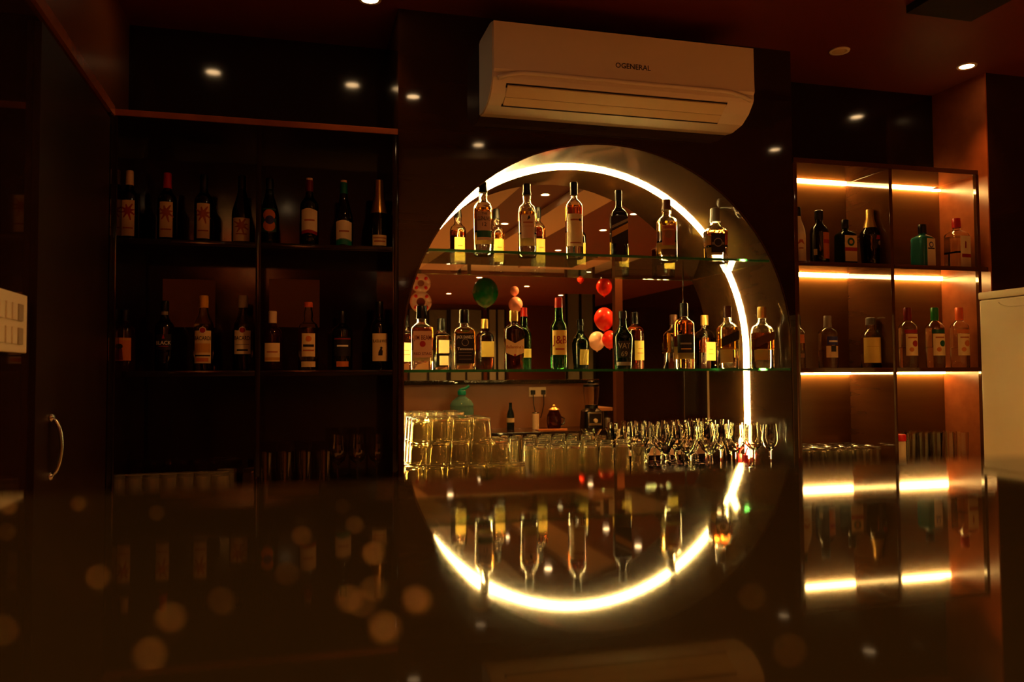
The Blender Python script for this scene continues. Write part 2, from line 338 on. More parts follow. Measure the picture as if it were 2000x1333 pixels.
# ------------------------------------------------------------------ air conditioner
def air_conditioner():
    x0, x1 = .70, 1.775; yf = 2.865
    t = thing('air_conditioner', 'white split air conditioner mounted above the arch', 'air conditioner', ((x0+x1)/2, Y0, 2.15)); ox, oy, oz = t.location
    prof = [(3.088, 2.155), (3.088, 2.44), (3.07, 2.45), (2.90, 2.45), (2.875, 2.444), (yf, 2.43), (yf, 2.235), (yf+.006, 2.222), (2.905, 2.186), (2.955, 2.158), (3.03, 2.148)]
    P = [(y-oy, z-oz) for y, z in prof]
    bm = prism_x(B(), P, x0-ox, x1-ox); bmesh.ops.bevel(bm, geom=[e for e in bm.edges if abs(e.verts[0].co.x-e.verts[1].co.x) < 1e-5], offset=.004, segments=2, affect='EDGES')
    mesh('body', bm, 'ac_white', t, 35)
    fp = [(yf-.006, 2.44), (yf-.008, 2.30), (yf-.010, 2.262), (yf-.002, 2.252), (yf+.001, 2.44)]
    mesh('front_panel', prism_x(B(), [(y-oy, z-oz) for y, z in fp], x0-ox+.004, x1-ox-.004), 'ac_white', t, 30)
    # lip line that curves down to both ends
    n = 24; pts = []
    for k in range(n+1):
        a = k/n; x = x0+.02+(x1-x0-.04)*a; e = min(a, 1-a); dz = -.028*max(0, 1-e/.10)**1.6
        pts.append((x-ox, yf-.006-oy, 2.256+dz-oz))
    mesh('lip', tube(B(), pts, .009, 8), 'ac_white', t, True)
    # air outlet: dark slot and two flaps on the sloping underside
    def slope(s, out): # s from 0 (front) to 1 (back) along the slope
        y = yf+.008+(2.962-yf-.008)*s; z = 2.219+(2.156-2.219)*s; return (y-oy-out*.55, z-oz-out*.83)
    def strip(nm, s0, s1, o0, o1, xa, xb, m):
        p = [slope(s0, o0), slope(s1, o0), slope(s1, o1), slope(s0, o1)]
        mesh(nm, prism_x(B(), p, xa-ox, xb-ox), m, t)
    strip('outlet_slot', .02, .96, .001, .0035, .755, 1.66, 'dark_gap')
    strip('flap', .06, .50, .004, .010, .76, 1.655, 'ac_flap'); strip('flap', .53, .86, .004, .010, .76, 1.655, 'ac_flap')
    vs_, fs, wd = glyphs('OGENERAL'); s_ = .145/wd; c0 = at(1237, 129, yf-.0095)
    bm = B(); V = [bm.verts.new((c0.x-ox+x*s_, yf-.0085-oy, c0.z-.012-oz+z*s_*1.0)) for x, z in vs_]
    for f in fs: bm.faces.new([V[i] for i in f])
    o = mesh('lettering', bm, 'ink_black', t); o['label'] = 'small dark maker name on the front'
    mesh('pipe_cover', box(B(), x1-ox, x1-ox+.03, -.06, -.002, .20, .215), 'ac_white', t)
air_conditioner()

# ------------------------------------------------------------------ switch plate, white appliance
p0, p1 = at(34, 575, 2.12), at(34, 690, 2.12)
t = thing('switch_plate', 'white plate of rocker switches at the left edge', 'switch plate', (XL+.0005, 2.14, p1.z)); hh = p0.z-p1.z
mesh('plate', box(B(), 0, .009, -.24, 0.02, 0, hh, .003), 'switch_white', t, 40)
for r_ in (0, 1):
    for c_ in range(5):
        yy = -.02-.042*c_
        mesh('rocker', box(B(), .0088, .013, yy-.032, yy, hh*(.14+.40*r_), hh*(.42+.40*r_), .0015), 'switch_grey' if c_ == 0 else 'switch_white', t, 40)
fp = at(1912, 572, 2.55)
t = thing('white_appliance', 'tall white appliance side at the right edge of the photo', 'appliance', (fp.x, 2.55, 0))
mesh('body', box(B(), 0, .56, -.34, 0, .06, fp.z-.03, .006), 'fridge_white', t, 40)
mesh('lid', box(B(), -.003, .563, -.345, .003, fp.z-.028, fp.z, .006), 'fridge_white', t, 40)
bm = B(); tube(bm, [(-.0015, -.17+.08*math.cos(a*math.pi/12), fp.z-.045-.02*math.sin(a*math.pi/12)) for a in range(13)], .002, 6); mesh('handle_rim', bm, 'fridge_white', t, True)
for fx in (.06, .5):
    for fy in (-.28, -.06): mesh('foot', lathe(B(), [(.02, 0), (.02, .07)], 10), 'plastic_black', t, True, loc=(fx, fy, 0))

# ------------------------------------------------------------------ bottles
SH = {  # outline: (radius as a share of the half width, height as a share of the total)
 'bordeaux': [(.93, 0), (1, .012), (1, .60), (.96, .64), (.82, .68), (.58, .72), (.43, .76), (.39, .80), (.37, .985), (.35, 1)],
 'burgundy': [(.95, 0), (1, .015), (1, .42), (.95, .49), (.83, .56), (.66, .64), (.5, .72), (.4, .80), (.36, .88), (.36, .985), (.34, 1)],
 'champagne': [(.95, 0), (1, .02), (1, .38), (.94, .47), (.78, .57), (.58, .68), (.44, .80), (.38, .92), (.42, .94), (.42, .985), (.36, 1)],
 'malt': [(.92, 0), (1, .015), (1, .60), (.97, .64), (.85, .68), (.62, .705), (.46, .73), (.42, .76), (.47, .80), (.44, .86), (.36, .90), (.36, .985), (.34, 1)],
 'flask': [(.92, 0), (1, .015), (1, .60), (.96, .65), (.80, .69), (.56, .72), (.42, .75), (.38, .80), (.38, .985), (.36, 1)],
 'slim': [(.92, 0), (1, .015), (1, .56), (.97, .61), (.82, .66), (.60, .72), (.46, .78), (.40, .84), (.40, .985), (.38, 1)],
 'square': [(.95, 0), (1, .015), (1, .62), (.95, .66), (.72, .70), (.50, .73), (.42, .76), (.44, .82), (.40, .85), (.40, .985), (.38, 1)],
 'shoulder': [(.95, 0), (1, .02), (1, .66), (.94, .70), (.70, .74), (.44, .77), (.36, .79), (.36, .985), (.34, 1)],
 'decanter': [(.9, 0), (.95, .02), (1, .55), (.96, .58), (.72, .62), (.45, .67), (.38, .72), (.42, .76), (.36, .79), (.36, .985), (.33, 1)],
 'tapered': [(.80, 0), (.84, .02), (1, .50), (1, .55), (.92, .60), (.66, .66), (.44, .72), (.36, .80), (.33, .985), (.31, 1)],
 'ribbed': [(.90, 0), (1, .03), (1, .56), (.97, .60), (.80, .645), (.58, .68), (.52, .71), (.54, .76), (.46, .84), (.40, .90), (.40, .985), (.38, 1)],
 'coconut': [(.9, 0), (1, .02), (1, .50), (.94, .58), (.74, .68), (.52, .76), (.42, .84), (.40, .985), (.38, 1)],
 'squat': [(.93, 0), (1, .02), (1, .58), (.95, .64), (.75, .70), (.50, .74), (.40, .78), (.40, .985), (.36, 1)],
}
TURNED = ('whisky bottles on the upper glass shelf', 'whisky bottles on the lower glass shelf')
def rad(shape, z):
    p = SH[shape]
    for (r0, z0), (r1, z1) in zip(p, p[1:]):
        if z <= z1: return r0+(r1-r0)*(z-z0)/max(z1-z0, 1e-6)
    return p[-1][0]
def bottle(label, px, base, top, wpx, shape, glass, zs, n=2, dep=1, liq=None, fill=.7, cap=None, labels=(), rot=0, Y=3.19, group=None, extra=None, hollow=None, name='bottle', x=None):
    """labels: (z0, z1, arc or width share, material, side, [prints]) ; cap: (z0, material, swell)"""
    g = at(px, base, Y); k = pxm(px, Y); H = (base-top)*k; hw = wpx*k/2
    if group in TURNED: rot = rot*.5-.7*math.degrees(math.atan2(g.x, Y))
    t = thing(name, label, 'bottle', (g.x if x is None else x, Y, zs), R(rot), group)
    seg = 28 if n < 3 else 32
    prof = SH[shape]; clear = MATS[glass].node_tree.nodes['Principled BSDF'].inputs['Transmission Weight'].default_value > .3
    hollow = clear if hollow is None else hollow
    secn = lambda z: n if z < .62 else max(2, n+(2-n)*(z-.62)/.14)
    def ring(r, z): return section(max(r*hw, .0006), max(r*hw*dep, .0006) if secn(z/H if H else 0) > 2.01 or dep != 1 else max(r*hw, .0006), secn(z/H), z, seg)
    bm = B(); rings = []
    depf = lambda z: dep+(1-dep)*min(1, max(0, (z-.60)/.16))
    def sec(r, z, sc=0): # r share, z share, sc wall thickness
        a = max(r*hw-sc, .0008); b = max(r*hw*depf(z)-sc, .0008); return section(a, b, secn(z), z*H, seg)
    dense = []
    for (r0, z0), (r1, z1) in zip(prof, prof[1:]): dense += [(r0+(r1-r0)*q/2, z0+(z1-z0)*q/2) for q in range(2)]
    dense.append(prof[-1])
    rings = [sec(r, z) for r, z in dense]
    if hollow:
        wall = .0028; inner = [sec(r, z, wall) for r, z in dense if z >= .035][::-1]
        rings += inner
    mesh('body', loft(bm, rings), glass, t, 50)
    if liq:
        fl = [(r, z) for r, z in dense if .036 <= z < fill] + [(rad(shape, fill), fill)]
        mesh('liquid', loft(B(), [sec(r, z, .0024) for r, z in fl]), liq, t, 50)
    if cap:
        z0, cm = cap[0], cap[1]; sw = cap[2] if len(cap) > 2 else 1.06
        cp = [(rad(shape, z0)*hw*sw+.0006, z0*H), (rad(shape, (z0+1)/2)*hw*sw+.0006, (z0+1)/2*H), (rad(shape, .985)*hw*sw+.0006, .992*H), (rad(shape, 1)*hw*sw-.0008, 1.004*H)]
        mesh('cap', lathe(B(), cp, 20), cm, t, 45)
    def surf(x, z, e, side):                    # wrap a point of a flat print onto the bottle
        zz = z/H; r = rad(shape, zz)*hw
        if n > 3: return (x*side, -(r*depf(zz)+e)*side, z)
        a = x/max(r, 1e-4); d = depf(zz); return (math.sin(a)*(r+e)*side, -math.cos(a)*(r*d+e)*side, z)
    def patch(nm, x0, x1, z0, z1, m, parent, e, side, wave=0, nx=12, nz=1):
        bm = B(); G = []
        for j in range(nz+1):
            row = []
            for i in range(nx+1):
                x = x0+(x1-x0)*i/nx; z = z0+(z1-z0)*j/nz + wave*math.sin(i/nx*math.pi*1.6-.6)
                row.append(bm.verts.new(surf(x, z, e, side)))
            G.append(row)
        for j in range(nz):
            for i in range(nx): bm.faces.new((G[j][i], G[j][i+1], G[j+1][i+1], G[j+1][i]))
        return mesh(nm, bm, m, parent, 50)
    def flat(nm, polys, m, parent, e, side):    # polys of (x, z)
        bm = B()
        for p in polys: bm.faces.new([bm.verts.new((x, 0, z)) for x, z in p])
        if n <= 3.5:
            bmesh.ops.poke(bm, faces=bm.faces[:]); bmesh.ops.subdivide_edges(bm, edges=bm.edges[:], cuts=2, use_grid_fill=True)
        for v in bm.verts: v.co = surf(v.co.x, v.co.z, e, side)
        return mesh(nm, bm, m, parent)
    for lb in labels:
        z0, z1, ws, m, side = lb[:5]; prints = lb[5] if len(lb) > 5 else (); wv = lb[6] if len(lb) > 6 else 0; xo = (lb[7] if len(lb) > 7 else 0)*hw
        W = ws*hw; nm = 'label' if z1 < .72 else 'neck_band'
        diag = 0
        lo = patch(nm, xo-W, xo+W, z0*H, z1*H, m, t, .0007, side, wv*H, nz=2)
        for q in prints:
            kind = q[0]
            if kind == 'text':
                _, s_, zc, hgt, tm = q[:5]; vs_, fs, wd = glyphs(s_); sc = hgt*H; wmax = 1.86*W
                sx = min(sc, wmax/wd)
                bm = B(); V = [bm.verts.new(surf(xo+x*sx, zc*H+(z-.35)*sc, .0013, side)) for x, z in vs_]
                for f in fs: bm.faces.new([V[i] for i in f])
                mesh('lettering', bm, tm, lo)
            elif kind == 'disc':
                _, xc, zc, rr, tm = q[:5]; flat('emblem', [[(xo+xc*hw+rr*hw*math.cos(a*math.pi/9), zc*H+rr*hw*math.sin(a*math.pi/9)) for a in range(18)]], tm, lo, q[5] if len(q) > 5 else .0012, side)
            elif kind == 'band':
                _, xa, xb, za, zb, tm = q[:6]; patch('band', xo+xa*hw, xo+xb*hw, za*H, zb*H, tm, lo, q[6] if len(q) > 6 else .0011, side, nx=8)
            elif kind == 'sun':
                _, zc, rr, tm = q; rr *= hw; zc *= H
                ps = [[(xo+rr*.42*math.cos(a*math.pi/9), zc+rr*.42*math.sin(a*math.pi/9)) for a in range(18)]]
                for a in range(8):
                    an = a*math.pi/4+.3; c_, s2 = math.cos(an), math.sin(an); L = rr*(1.0 if a % 2 else .8)*(1.5 if a == 6 else 1)
                    ps.append([(xo+.36*rr*c_-.14*rr*s2, zc+.36*rr*s2+.14*rr*c_), (xo+.36*rr*c_+.14*rr*s2, zc+.36*rr*s2-.14*rr*c_), (xo+L*c_+.10*rr*s2, zc+L*s2-.10*rr*c_), (xo+L*.95*c_-.04*rr*s2, zc+L*.95*s2)])
                flat('sun_print', ps, tm, lo, .0012, side)
            elif kind == 'poly':
                _, pl, tm = q; flat('print', [[(xo+x*hw, z*H) for x, z in pl]], tm, lo, .0012, side)
    return t
T = lambda s, z, h, m='ink_black': ('text', s, z, h, m)
LN = lambda z, h, m='ink_rust', w=.55: ('band', -w, w, z-h*.22, z+h*.22, m)     # a line of print too small to read
GL = 'wine bottles on the upper left shelf'; GR = 'spirits on the lower left shelf'
# upper left shelf
bottle('wine bottle with cream capsule and tall red sun label, first from the left wall', 252, 467, 326, 34, 'bordeaux', 'wine_glass_dark', ZU, cap=(.80, 'cap_cream'), labels=[(.07, .57, .72, 'paper_cream', 1, [('sun', .42, .95, 'ink_red'), LN(.18, .04, 'ink_rust')]), (.07, .57, .14, 'ink_red', 1, (), 0, -.9)], group=GL)
bottle('wine bottle with bright red capsule and tall sun label', 326, 467, 328, 36, 'bordeaux', 'wine_glass_dark', ZU, cap=(.78, 'cap_red'), labels=[(.07, .57, .70, 'paper_cream', 1, [('sun', .42, .95, 'ink_rust'), LN(.18, .04, 'ink_rust')])], group=GL)
bottle('dark wine bottle with black capsule and tall sun label', 398, 468, 330, 36, 'bordeaux', 'wine_glass_dark', ZU, cap=(.80, 'cap_black'), labels=[(.07, .57, .70, 'paper_cream', 1, [('sun', .42, .95, 'ink_rust'), LN(.18, .04, 'ink_rust')])], group=GL)
bottle('slope shouldered wine bottle with short sun label by the cabinet divider', 472, 468, 330, 38, 'burgundy', 'wine_glass_dark', ZU, cap=(.82, 'cap_black'), labels=[(.05, .38, .92, 'paper_cream', 1, [('sun', .27, .85, 'ink_rust'), LN(.15, .04, 'ink_rust')])], group=GL)
bottle('dark green wine bottle with round orange and blue picture', 526, 470, 335, 38, 'burgundy', 'dark_green_glass', ZU, hollow=False, cap=(.84, 'cap_black'), labels=[(.20, .54, .74, 'ink_green', 1, [('disc', 0, .44, .62, 'paper_orange'), ('disc', 0, .29, .62, 'paper_orange'), ('disc', .05, .37, .45, 'ink_blue', .0016)])], group=GL)
bottle('wine bottle with red neck, paper tag and wavy white label', 604, 474, 340, 36, 'bordeaux', 'wine_glass_dark', ZU, cap=(.83, 'cap_maroon'), labels=[(.19, .24, .95, 'ink_red', 1, (), .014), (.235, .55, .95, 'paper_white', 1, [LN(.39, .05, 'ink_rust')], .014), (.86, 1.03, .42, 'tag_paper', 1)], group=GL)
bottle('wine bottle with teal neck, paper tag and wavy teal edged label', 671, 474, 342, 36, 'burgundy', 'wine_glass_dark', ZU, cap=(.83, 'ink_teal'), labels=[(.04, .13, .95, 'ink_teal', 1, (), .014), (.115, .40, .95, 'paper_white', 1, [LN(.25, .05, 'ink_rust')], .014), (.88, 1.03, .40, 'tag_paper', 1)], group=GL)
bottle('champagne bottle with gold foil neck and small low label', 740, 476, 337, 37, 'champagne', 'wine_glass_dark', ZU, cap=(.52, 'gold_foil', 1.04), labels=[(.05, .20, .80, 'paper_cream', 1, [('band', -.7, .7, .15, .165, 'ink_rust'), ('band', -.6, .6, .10, .12, 'ink_rust')])], group=GL)
# lower left shelf
bottle('dark rum bottle with a costumed figure on its orange label, by the left wall', 243, 714, 594, 38, 'shoulder', 'brown_glass', ZL, hollow=False, cap=(.82, 'cap_black'), labels=[(.17, .54, .80, 'paper_orange', 1, [('disc', -.25, .40, .26, 'ink_black'), ('poly', [(-.5, .18), (.05, .18), (-.05, .36), (-.38, .36)], 'ink_maroon' if 'ink_maroon' in MATS else 'ink_red'), ('band', -.75, .75, .50, .53, 'ink_gold')])], group=GR)
bottle('black rum bottle with white lettering beside the yellow capped rum', 321, 715, 578, 36, 'bordeaux', 'black_glass', ZL, cap=(.86, 'cap_black'), labels=[(.30, .52, .85, 'paper_black', 1, [T('BLACK', .40, .075, 'ink_white'), ('poly', [(-.14, .46), (.14, .46), (0, .52)], 'ink_red'), ('band', -.5, .5, .345, .355, 'ink_red')]), (.80, .85, .4, 'ink_grey', 1)], group=GR)
bac = lambda lo: [('disc', 0, .535, .34, 'ink_white'), ('disc', 0, .535, .28, 'ink_red', .0016), T('BACARDI', .43, .075, 'ink_black')] + lo
bottle('clear rum bottle with yellow cap and red disc on its label', 397, 716, 569, 38, 'slim', 'clear_glass', ZL, liq='gold_spirit', fill=.62, cap=(.84, 'cap_yellow', 1.12), labels=[(.10, .53, .88, 'paper_cream', 1, bac([('band', -.8, .8, .24, .36, 'ink_gold'), ('band', -.8, .8, .19, .21, 'ink_black'), ('band', -.6, .6, .12, .17, 'paper_orange')]))], group=GR)
bottle('clear rum bottle with white cap and red disc on its label', 474, 716, 569, 38, 'slim', 'clear_glass', ZL, liq='water_spirit', fill=.62, cap=(.84, 'cap_white', 1.12), labels=[(.22, .53, .88, 'paper_white', 1, bac([LN(.27, .055, 'ink_black'), ('band', -.7, .7, .34, .35, 'ink_grey')]))], group=GR)
bottle('squat brandy bottle with plain cream label right of the divider', 532, 714, 598, 38, 'squat', 'brown_glass', ZL, hollow=False, cap=(.80, 'cap_cream', 1.0), labels=[(.15, .46, .82, 'paper_cream', 1, [LN(.31, .05, 'ink_rust'), ('band', -.8, .8, .17, .22, 'ink_gold')])], group=GR)
bottle('clear whisky bottle with orange cap and cream label in the dark cabinet', 602, 713, 580, 38, 'malt', 'clear_glass', ZL, liq='amber', fill=.60, cap=(.93, 'cap_orange', 1.2), labels=[(.20, .54, .70, 'paper_cream', 1, [('disc', 0, .46, .3, 'paper_orange'), LN(.36, .08, 'ink_black'), LN(.29, .05, 'ink_rust')]), (.05, .13, .75, 'paper_cream', 1)], group=GR)
bottle('dark bottle with thin white lettering and low orange band', 668, 713, 598, 40, 'shoulder', 'black_glass', ZL, cap=(.80, 'cap_black'), labels=[(.24, .56, .85, 'paper_black', 1, [LN(.41, .06, 'ink_white'), ('band', -.85, .85, .52, .535, 'ink_red')]), (.06, .15, .6, 'paper_orange', 1)], group=GR)
bottle('dark whisky bottle with cream label and dog print at the cabinet end', 741, 714, 580, 36, 'bordeaux', 'black_glass', ZL, cap=(.82, 'cap_black'), labels=[(.13, .53, .90, 'paper_cream', 1, [T('BLACK & WHITE', .42, .06), ('poly', [(-.22, .21), (.22, .21), (.26, .27), (.12, .32), (-.05, .30), (-.2, .26)], 'ink_black'), ('disc', .1, .32, .13, 'ink_black')])], group=GR)
# upper glass shelf
GU = 'whisky bottles on the upper glass shelf'; YS = 3.19
bk = lambda m='paper_yellow': (.16, .50, .70, m, -1, [('band', -.3, .3, .36, .37, 'ink_rust'), ('band', -.4, .4, .28, .29, 'ink_rust')])
bottle('amber single malt with green banded label, first on the upper glass shelf', 944, 502, 358, 37, 'malt', 'clear_glass', ZU, liq='amber', fill=.62, cap=(.84, 'cap_black', 1.1), labels=[(.17, .56, .84, 'paper_pink', 1, [T('THE', .53, .04), T('GLENLIVET', .465, .075), T('12', .385, .07), ('band', -.84, .84, .21, .30, 'ink_green')]), bk()], group=GU, Y=YS, rot=8)
bottle('amber single malt with clear shoulder and cream label, second on the upper glass shelf', 1030, 503, 362, 36, 'malt', 'clear_glass', ZU, liq='amber', fill=.60, cap=(.84, 'cap_black', 1.1), labels=[(.22, .55, .78, 'paper_pink', 1, [('poly', [(-.1, .47), (.25, .50), (.12, .54), (-.02, .52)], 'ink_black'), LN(.44, .05, 'ink_rust'), ('band', -.6, .6, .385, .39, 'ink_rust')]), bk()], group=GU, Y=YS, rot=4)
bottle('straight necked whisky with large white label and black cap', 1122, 504, 357, 35, 'shoulder', 'clear_glass', ZU, liq='deep_amber', fill=.68, cap=(.83, 'cap_black', 1.15), labels=[(.13, .56, .88, 'paper_cream', 1, [('band', -.6, .7, .165, .18, 'ink_rust'), LN(.48, .045, 'ink_rust'), ('disc', .55, .48, .16, 'ink_black')]), bk()], group=GU, Y=YS, rot=6)
bottle('black square whisky bottle with a slanted gold label', 1209, 511, 377, 33, 'flask', 'black_glass', ZU, n=6, cap=(.84, 'cap_black', 1.08), labels=[(.20, .60, .96, 'paper_black', 1, [('poly', [(-.96, .42), (.96, .53), (.96, .57), (-.96, .46)], 'ink_grey'), ('poly', [(-.96, .29), (.96, .41), (.96, .50), (-.96, .38)], 'ink_gold')]), bk()], group=GU, Y=YS, rot=5)
bottle('round clear whisky with brown cap and dark red oval label', 1303, 513, 394, 40, 'malt', 'clear_glass', ZU, liq='gold_spirit', fill=.62, cap=(.83, 'cap_brown', 1.1), labels=[(.22, .55, .66, 'ink_rust', 1, [('disc', 0, .40, .40, 'paper_brown'), LN(.39, .08, 'ink_black', .25), LN(.48, .05, 'ink_gold')]), (.06, .16, .8, 'cap_brown', 1), bk()], group=GU, Y=YS, rot=8)
bottle('squat square decanter of dark whisky with grey stopper, last on the upper shelf', 1398, 508, 403, 43, 'decanter', 'clear_glass', ZU, n=5, liq='deep_amber', fill=.56, cap=(.74, 'cap_grey', 1.15), labels=[(.14, .50, .62, 'paper_black', 1, [('disc', 0, .33, .40, 'ink_grey'), ('disc', 0, .33, .32, 'paper_black', .0016), LN(.31, .1, 'ink_grey')]), bk()], group=GU, Y=YS, rot=10)
# lower glass shelf
GW = 'whisky bottles on the lower glass shelf'
bottle('square amber bourbon with pink label, first on the lower glass shelf', 824, 725, 600, 42, 'square', 'clear_glass', ZL, n=7, liq='deep_amber', fill=.66, cap=(.80, 'cap_black', 1.15), labels=[(.19, .60, .86, 'paper_pink', 1, [T('JIM BEAM', .50, .10, 'ink_maroon'), ('disc', 0, .40, .28, 'ink_red'), T('RED STAG', .25, .06, 'ink_maroon' if 'ink_maroon' in MATS else 'ink_red')]), bk('paper_cream')], group=GW, Y=YS, rot=3)
bottle("square whiskey bottle with large black label, second on the lower glass shelf", 907, 725, 608, 41, 'square', 'clear_glass', ZL, n=7, liq='amber', fill=.70, cap=(.78, 'cap_black', 1.15), labels=[(.10, .60, .86, 'paper_black', 1, [T("JACK DANIEL'S", .54, .07, 'ink_white'), ('disc', 0, .45, .34, 'ink_grey'), ('disc', 0, .45, .29, 'paper_black', .0016), T('No.7', .44, .05, 'ink_white'), T('Tennessee', .345, .06, 'ink_white'), ('band', -.6, .6, .28, .285, 'ink_grey'), ('band', -.6, .6, .23, .235, 'ink_grey'), ('band', -.6, .6, .17, .175, 'ink_grey')]), (.33, .58, .6, 'paper_cream', -1), (.10, .28, .5, 'paper_cream', -1)], group=GW, Y=YS, rot=3)
bottle("dark brown bottle with gold cap and shield shaped label", 1004, 726, 611, 38, 'shoulder', 'brown_glass', ZL, n=3.2, liq=None, cap=(.82, 'gold_cap', 1.2), labels=[(.28, .44, .94, 'paper_cream', 1, [('poly', [(-.94, .44), (-.94, .52), (0, .44)], 'paper_cream'), ('poly', [(.94, .44), (0, .44), (.94, .52)], 'paper_cream'), ('poly', [(-.94, .28), (0, .22), (.94, .28)], 'paper_cream'), T("Ballantine's", .38, .07, 'ink_rust'), ('disc', 0, .24, .12, 'ink_red', .0016)]), (.26, .56, .80, 'paper_yellow', -1)], group=GW, Y=YS, rot=4)
bottle('green bottle with red cap and yellow label on the lower glass shelf', 1092, 727, 587, 33, 'ribbed', 'green_glass', ZL, liq=None, cap=(.86, 'cap_red', 1.1), labels=[(.20, .54, .98, 'paper_yellow', 1, [T('J&B', .41, .16, 'ink_red'), LN(.28, .06, 'ink_rust')]), (.20, .34, .8, 'paper_yellow', -1)], group=GW, Y=YS, rot=6)
bottle('dark green long necked bottle with grey letters and numerals', 1217, 725, 612, 40, 'tapered', 'dark_green_glass', ZL, liq=None, cap=(.88, 'cap_black', 1.15), labels=[(.20, .48, .62, 'paper_black', 1, [T('VAT', .40, .13, 'ink_grey'), T('69', .26, .12, 'ink_grey')]), (.06, .12, .8, 'ink_grey', 1), (.10, .40, .62, 'paper_yellow', -1)], group=GW, Y=YS, rot=5)
bottle('tall amber whisky with black label left of the LED rope', 1337, 725, 597, 40, 'shoulder', 'clear_glass', ZL, liq='deep_amber', fill=.74, cap=(.80, 'cap_black', 1.1), labels=[(.24, .52, .88, 'paper_black', 1, [LN(.38, .055, 'ink_grey'), ('band', -.5, .5, .29, .31, 'ink_gold')]), bk('paper_yellow')], group=GW, Y=YS, rot=8)
slant = lambda m: [('poly', [(-.95, .34), (.95, .46), (.95, .60), (-.95, .48)], m)]
bottle('square amber whisky with slanted black label just left of the LED rope', 1422, 722, 600, 37, 'flask', 'clear_glass', ZL, n=6, liq='amber', fill=.66, cap=(.82, 'cap_brown', 1.12), labels=[(.30, .31, .9, 'ink_gold', 1, slant('paper_black')), (.12, .34, .6, 'paper_yellow', -1)], group=GW, Y=YS, rot=12)
bottle('square amber whisky right of the LED rope, against the arch side', 1490, 721, 601, 38, 'flask', 'clear_glass', ZL, n=6, liq='deep_amber', fill=.58, cap=(.82, 'gold_cap', 1.12), labels=[(.30, .31, .9, 'ink_gold', 1, slant('cap_brown')), bk()], group=GW, Y=YS, rot=14)
# lit cabinet, upper row
GC = 'bottles on the upper shelf of the lit cabinet'; YC = 3.20
bottle('white coconut rum bottle with a palm print, partly behind the arch wall', 1559, 507, 394, 30, 'coconut', 'milky_white', ZU, cap=(.84, 'cap_black', 1.05), labels=[(.06, .52, .9, 'paper_white', 1, [('poly', [(-.5, .33), (-.2, .42), (.2, .42), (.5, .33), (.2, .37), (-.2, .37)], 'ink_rust'), ('band', -.3, .3, .26, .28, 'ink_rust')])], rot=-10, Y=YC, group=GC)
bottle('dark liqueur bottle with orange label turned to the right', 1601, 509, 401, 36, 'squat', 'black_glass', ZU, cap=(.84, 'cap_black', 1.1), labels=[(.10, .58, .55, 'paper_orange', 1, [('band', -.5, .5, .38, .45, 'ink_red')], 0, .3), (.17, .28, .2, 'paper_cream', 1, (), 0, -1.1)], rot=3, Y=YC, group=GC)
bottle('square dark green herbal liqueur with green disc and red band on its label', 1652, 511, 420, 33, 'shoulder', 'dark_green_glass', ZU, n=7, hollow=False, cap=(.82, 'cap_black', 1.15), labels=[(.08, .64, .82, 'paper_cream', 1, [('disc', 0, .50, .5, 'ink_green'), ('disc', 0, .50, .25, 'ink_gold', .0016), ('band', -.82, .82, .30, .38, 'ink_red')])], rot=0, Y=YC, group=GC)
bottle('dark cream liqueur bottle with gold sided cap', 1701, 514, 401, 40, 'tapered', 'black_glass', ZU, cap=(.68, 'gold_cap', 1.1), labels=[(.30, .55, .5, 'paper_black', 1, [('poly', [(-.4, .46), (.4, .46), (.3, .53), (-.3, .53)], 'ink_red'), ('disc', .05, .40, .22, 'ink_grey')], 0, .2)], rot=3, Y=YC, group=GC)
bottle('narrow bottle with long pale label just right of the cabinet divider', 1756, 515, 405, 30, 'shoulder', 'clear_glass', ZU, liq='water_spirit', fill=.6, cap=(.82, 'cap_grey', 1.1), labels=[(.10, .62, .7, 'paper_cream', 1, [('disc', 0, .2, .2, 'ink_red')])], rot=-20, Y=YC+.03, group=GC, x=2.645)
bottle('square teal gin bottle with white label', 1803, 517, 430, 34, 'shoulder', 'teal_glass', ZU, n=7, hollow=False, cap=(.80, 'cap_black', 1.25), labels=[(.04, .66, .62, 'paper_white', 1, [('disc', 0, .52, .34, 'ink_blue'), ('disc', 0, .52, .22, 'paper_white', .0016), ('band', -.5, .5, .42, .45, 'ink_black')], 0, .2)], rot=6, Y=YC, group=GC)
bottle('square gin bottle with red cap and white guard print label', 1870, 518, 417, 36, 'shoulder', 'clear_glass', ZU, n=7, liq='water_spirit', fill=.64, cap=(.82, 'cap_red', 1.2), labels=[(.04, .64, .7, 'paper_white', 1, [('poly', [(-.1, .40), (.1, .40), (.12, .52), (-.05, .54)], 'ink_red'), ('band', -.55, .7, .22, .29, 'ink_red')], 0, .12)], rot=4, Y=YC, group=GC)
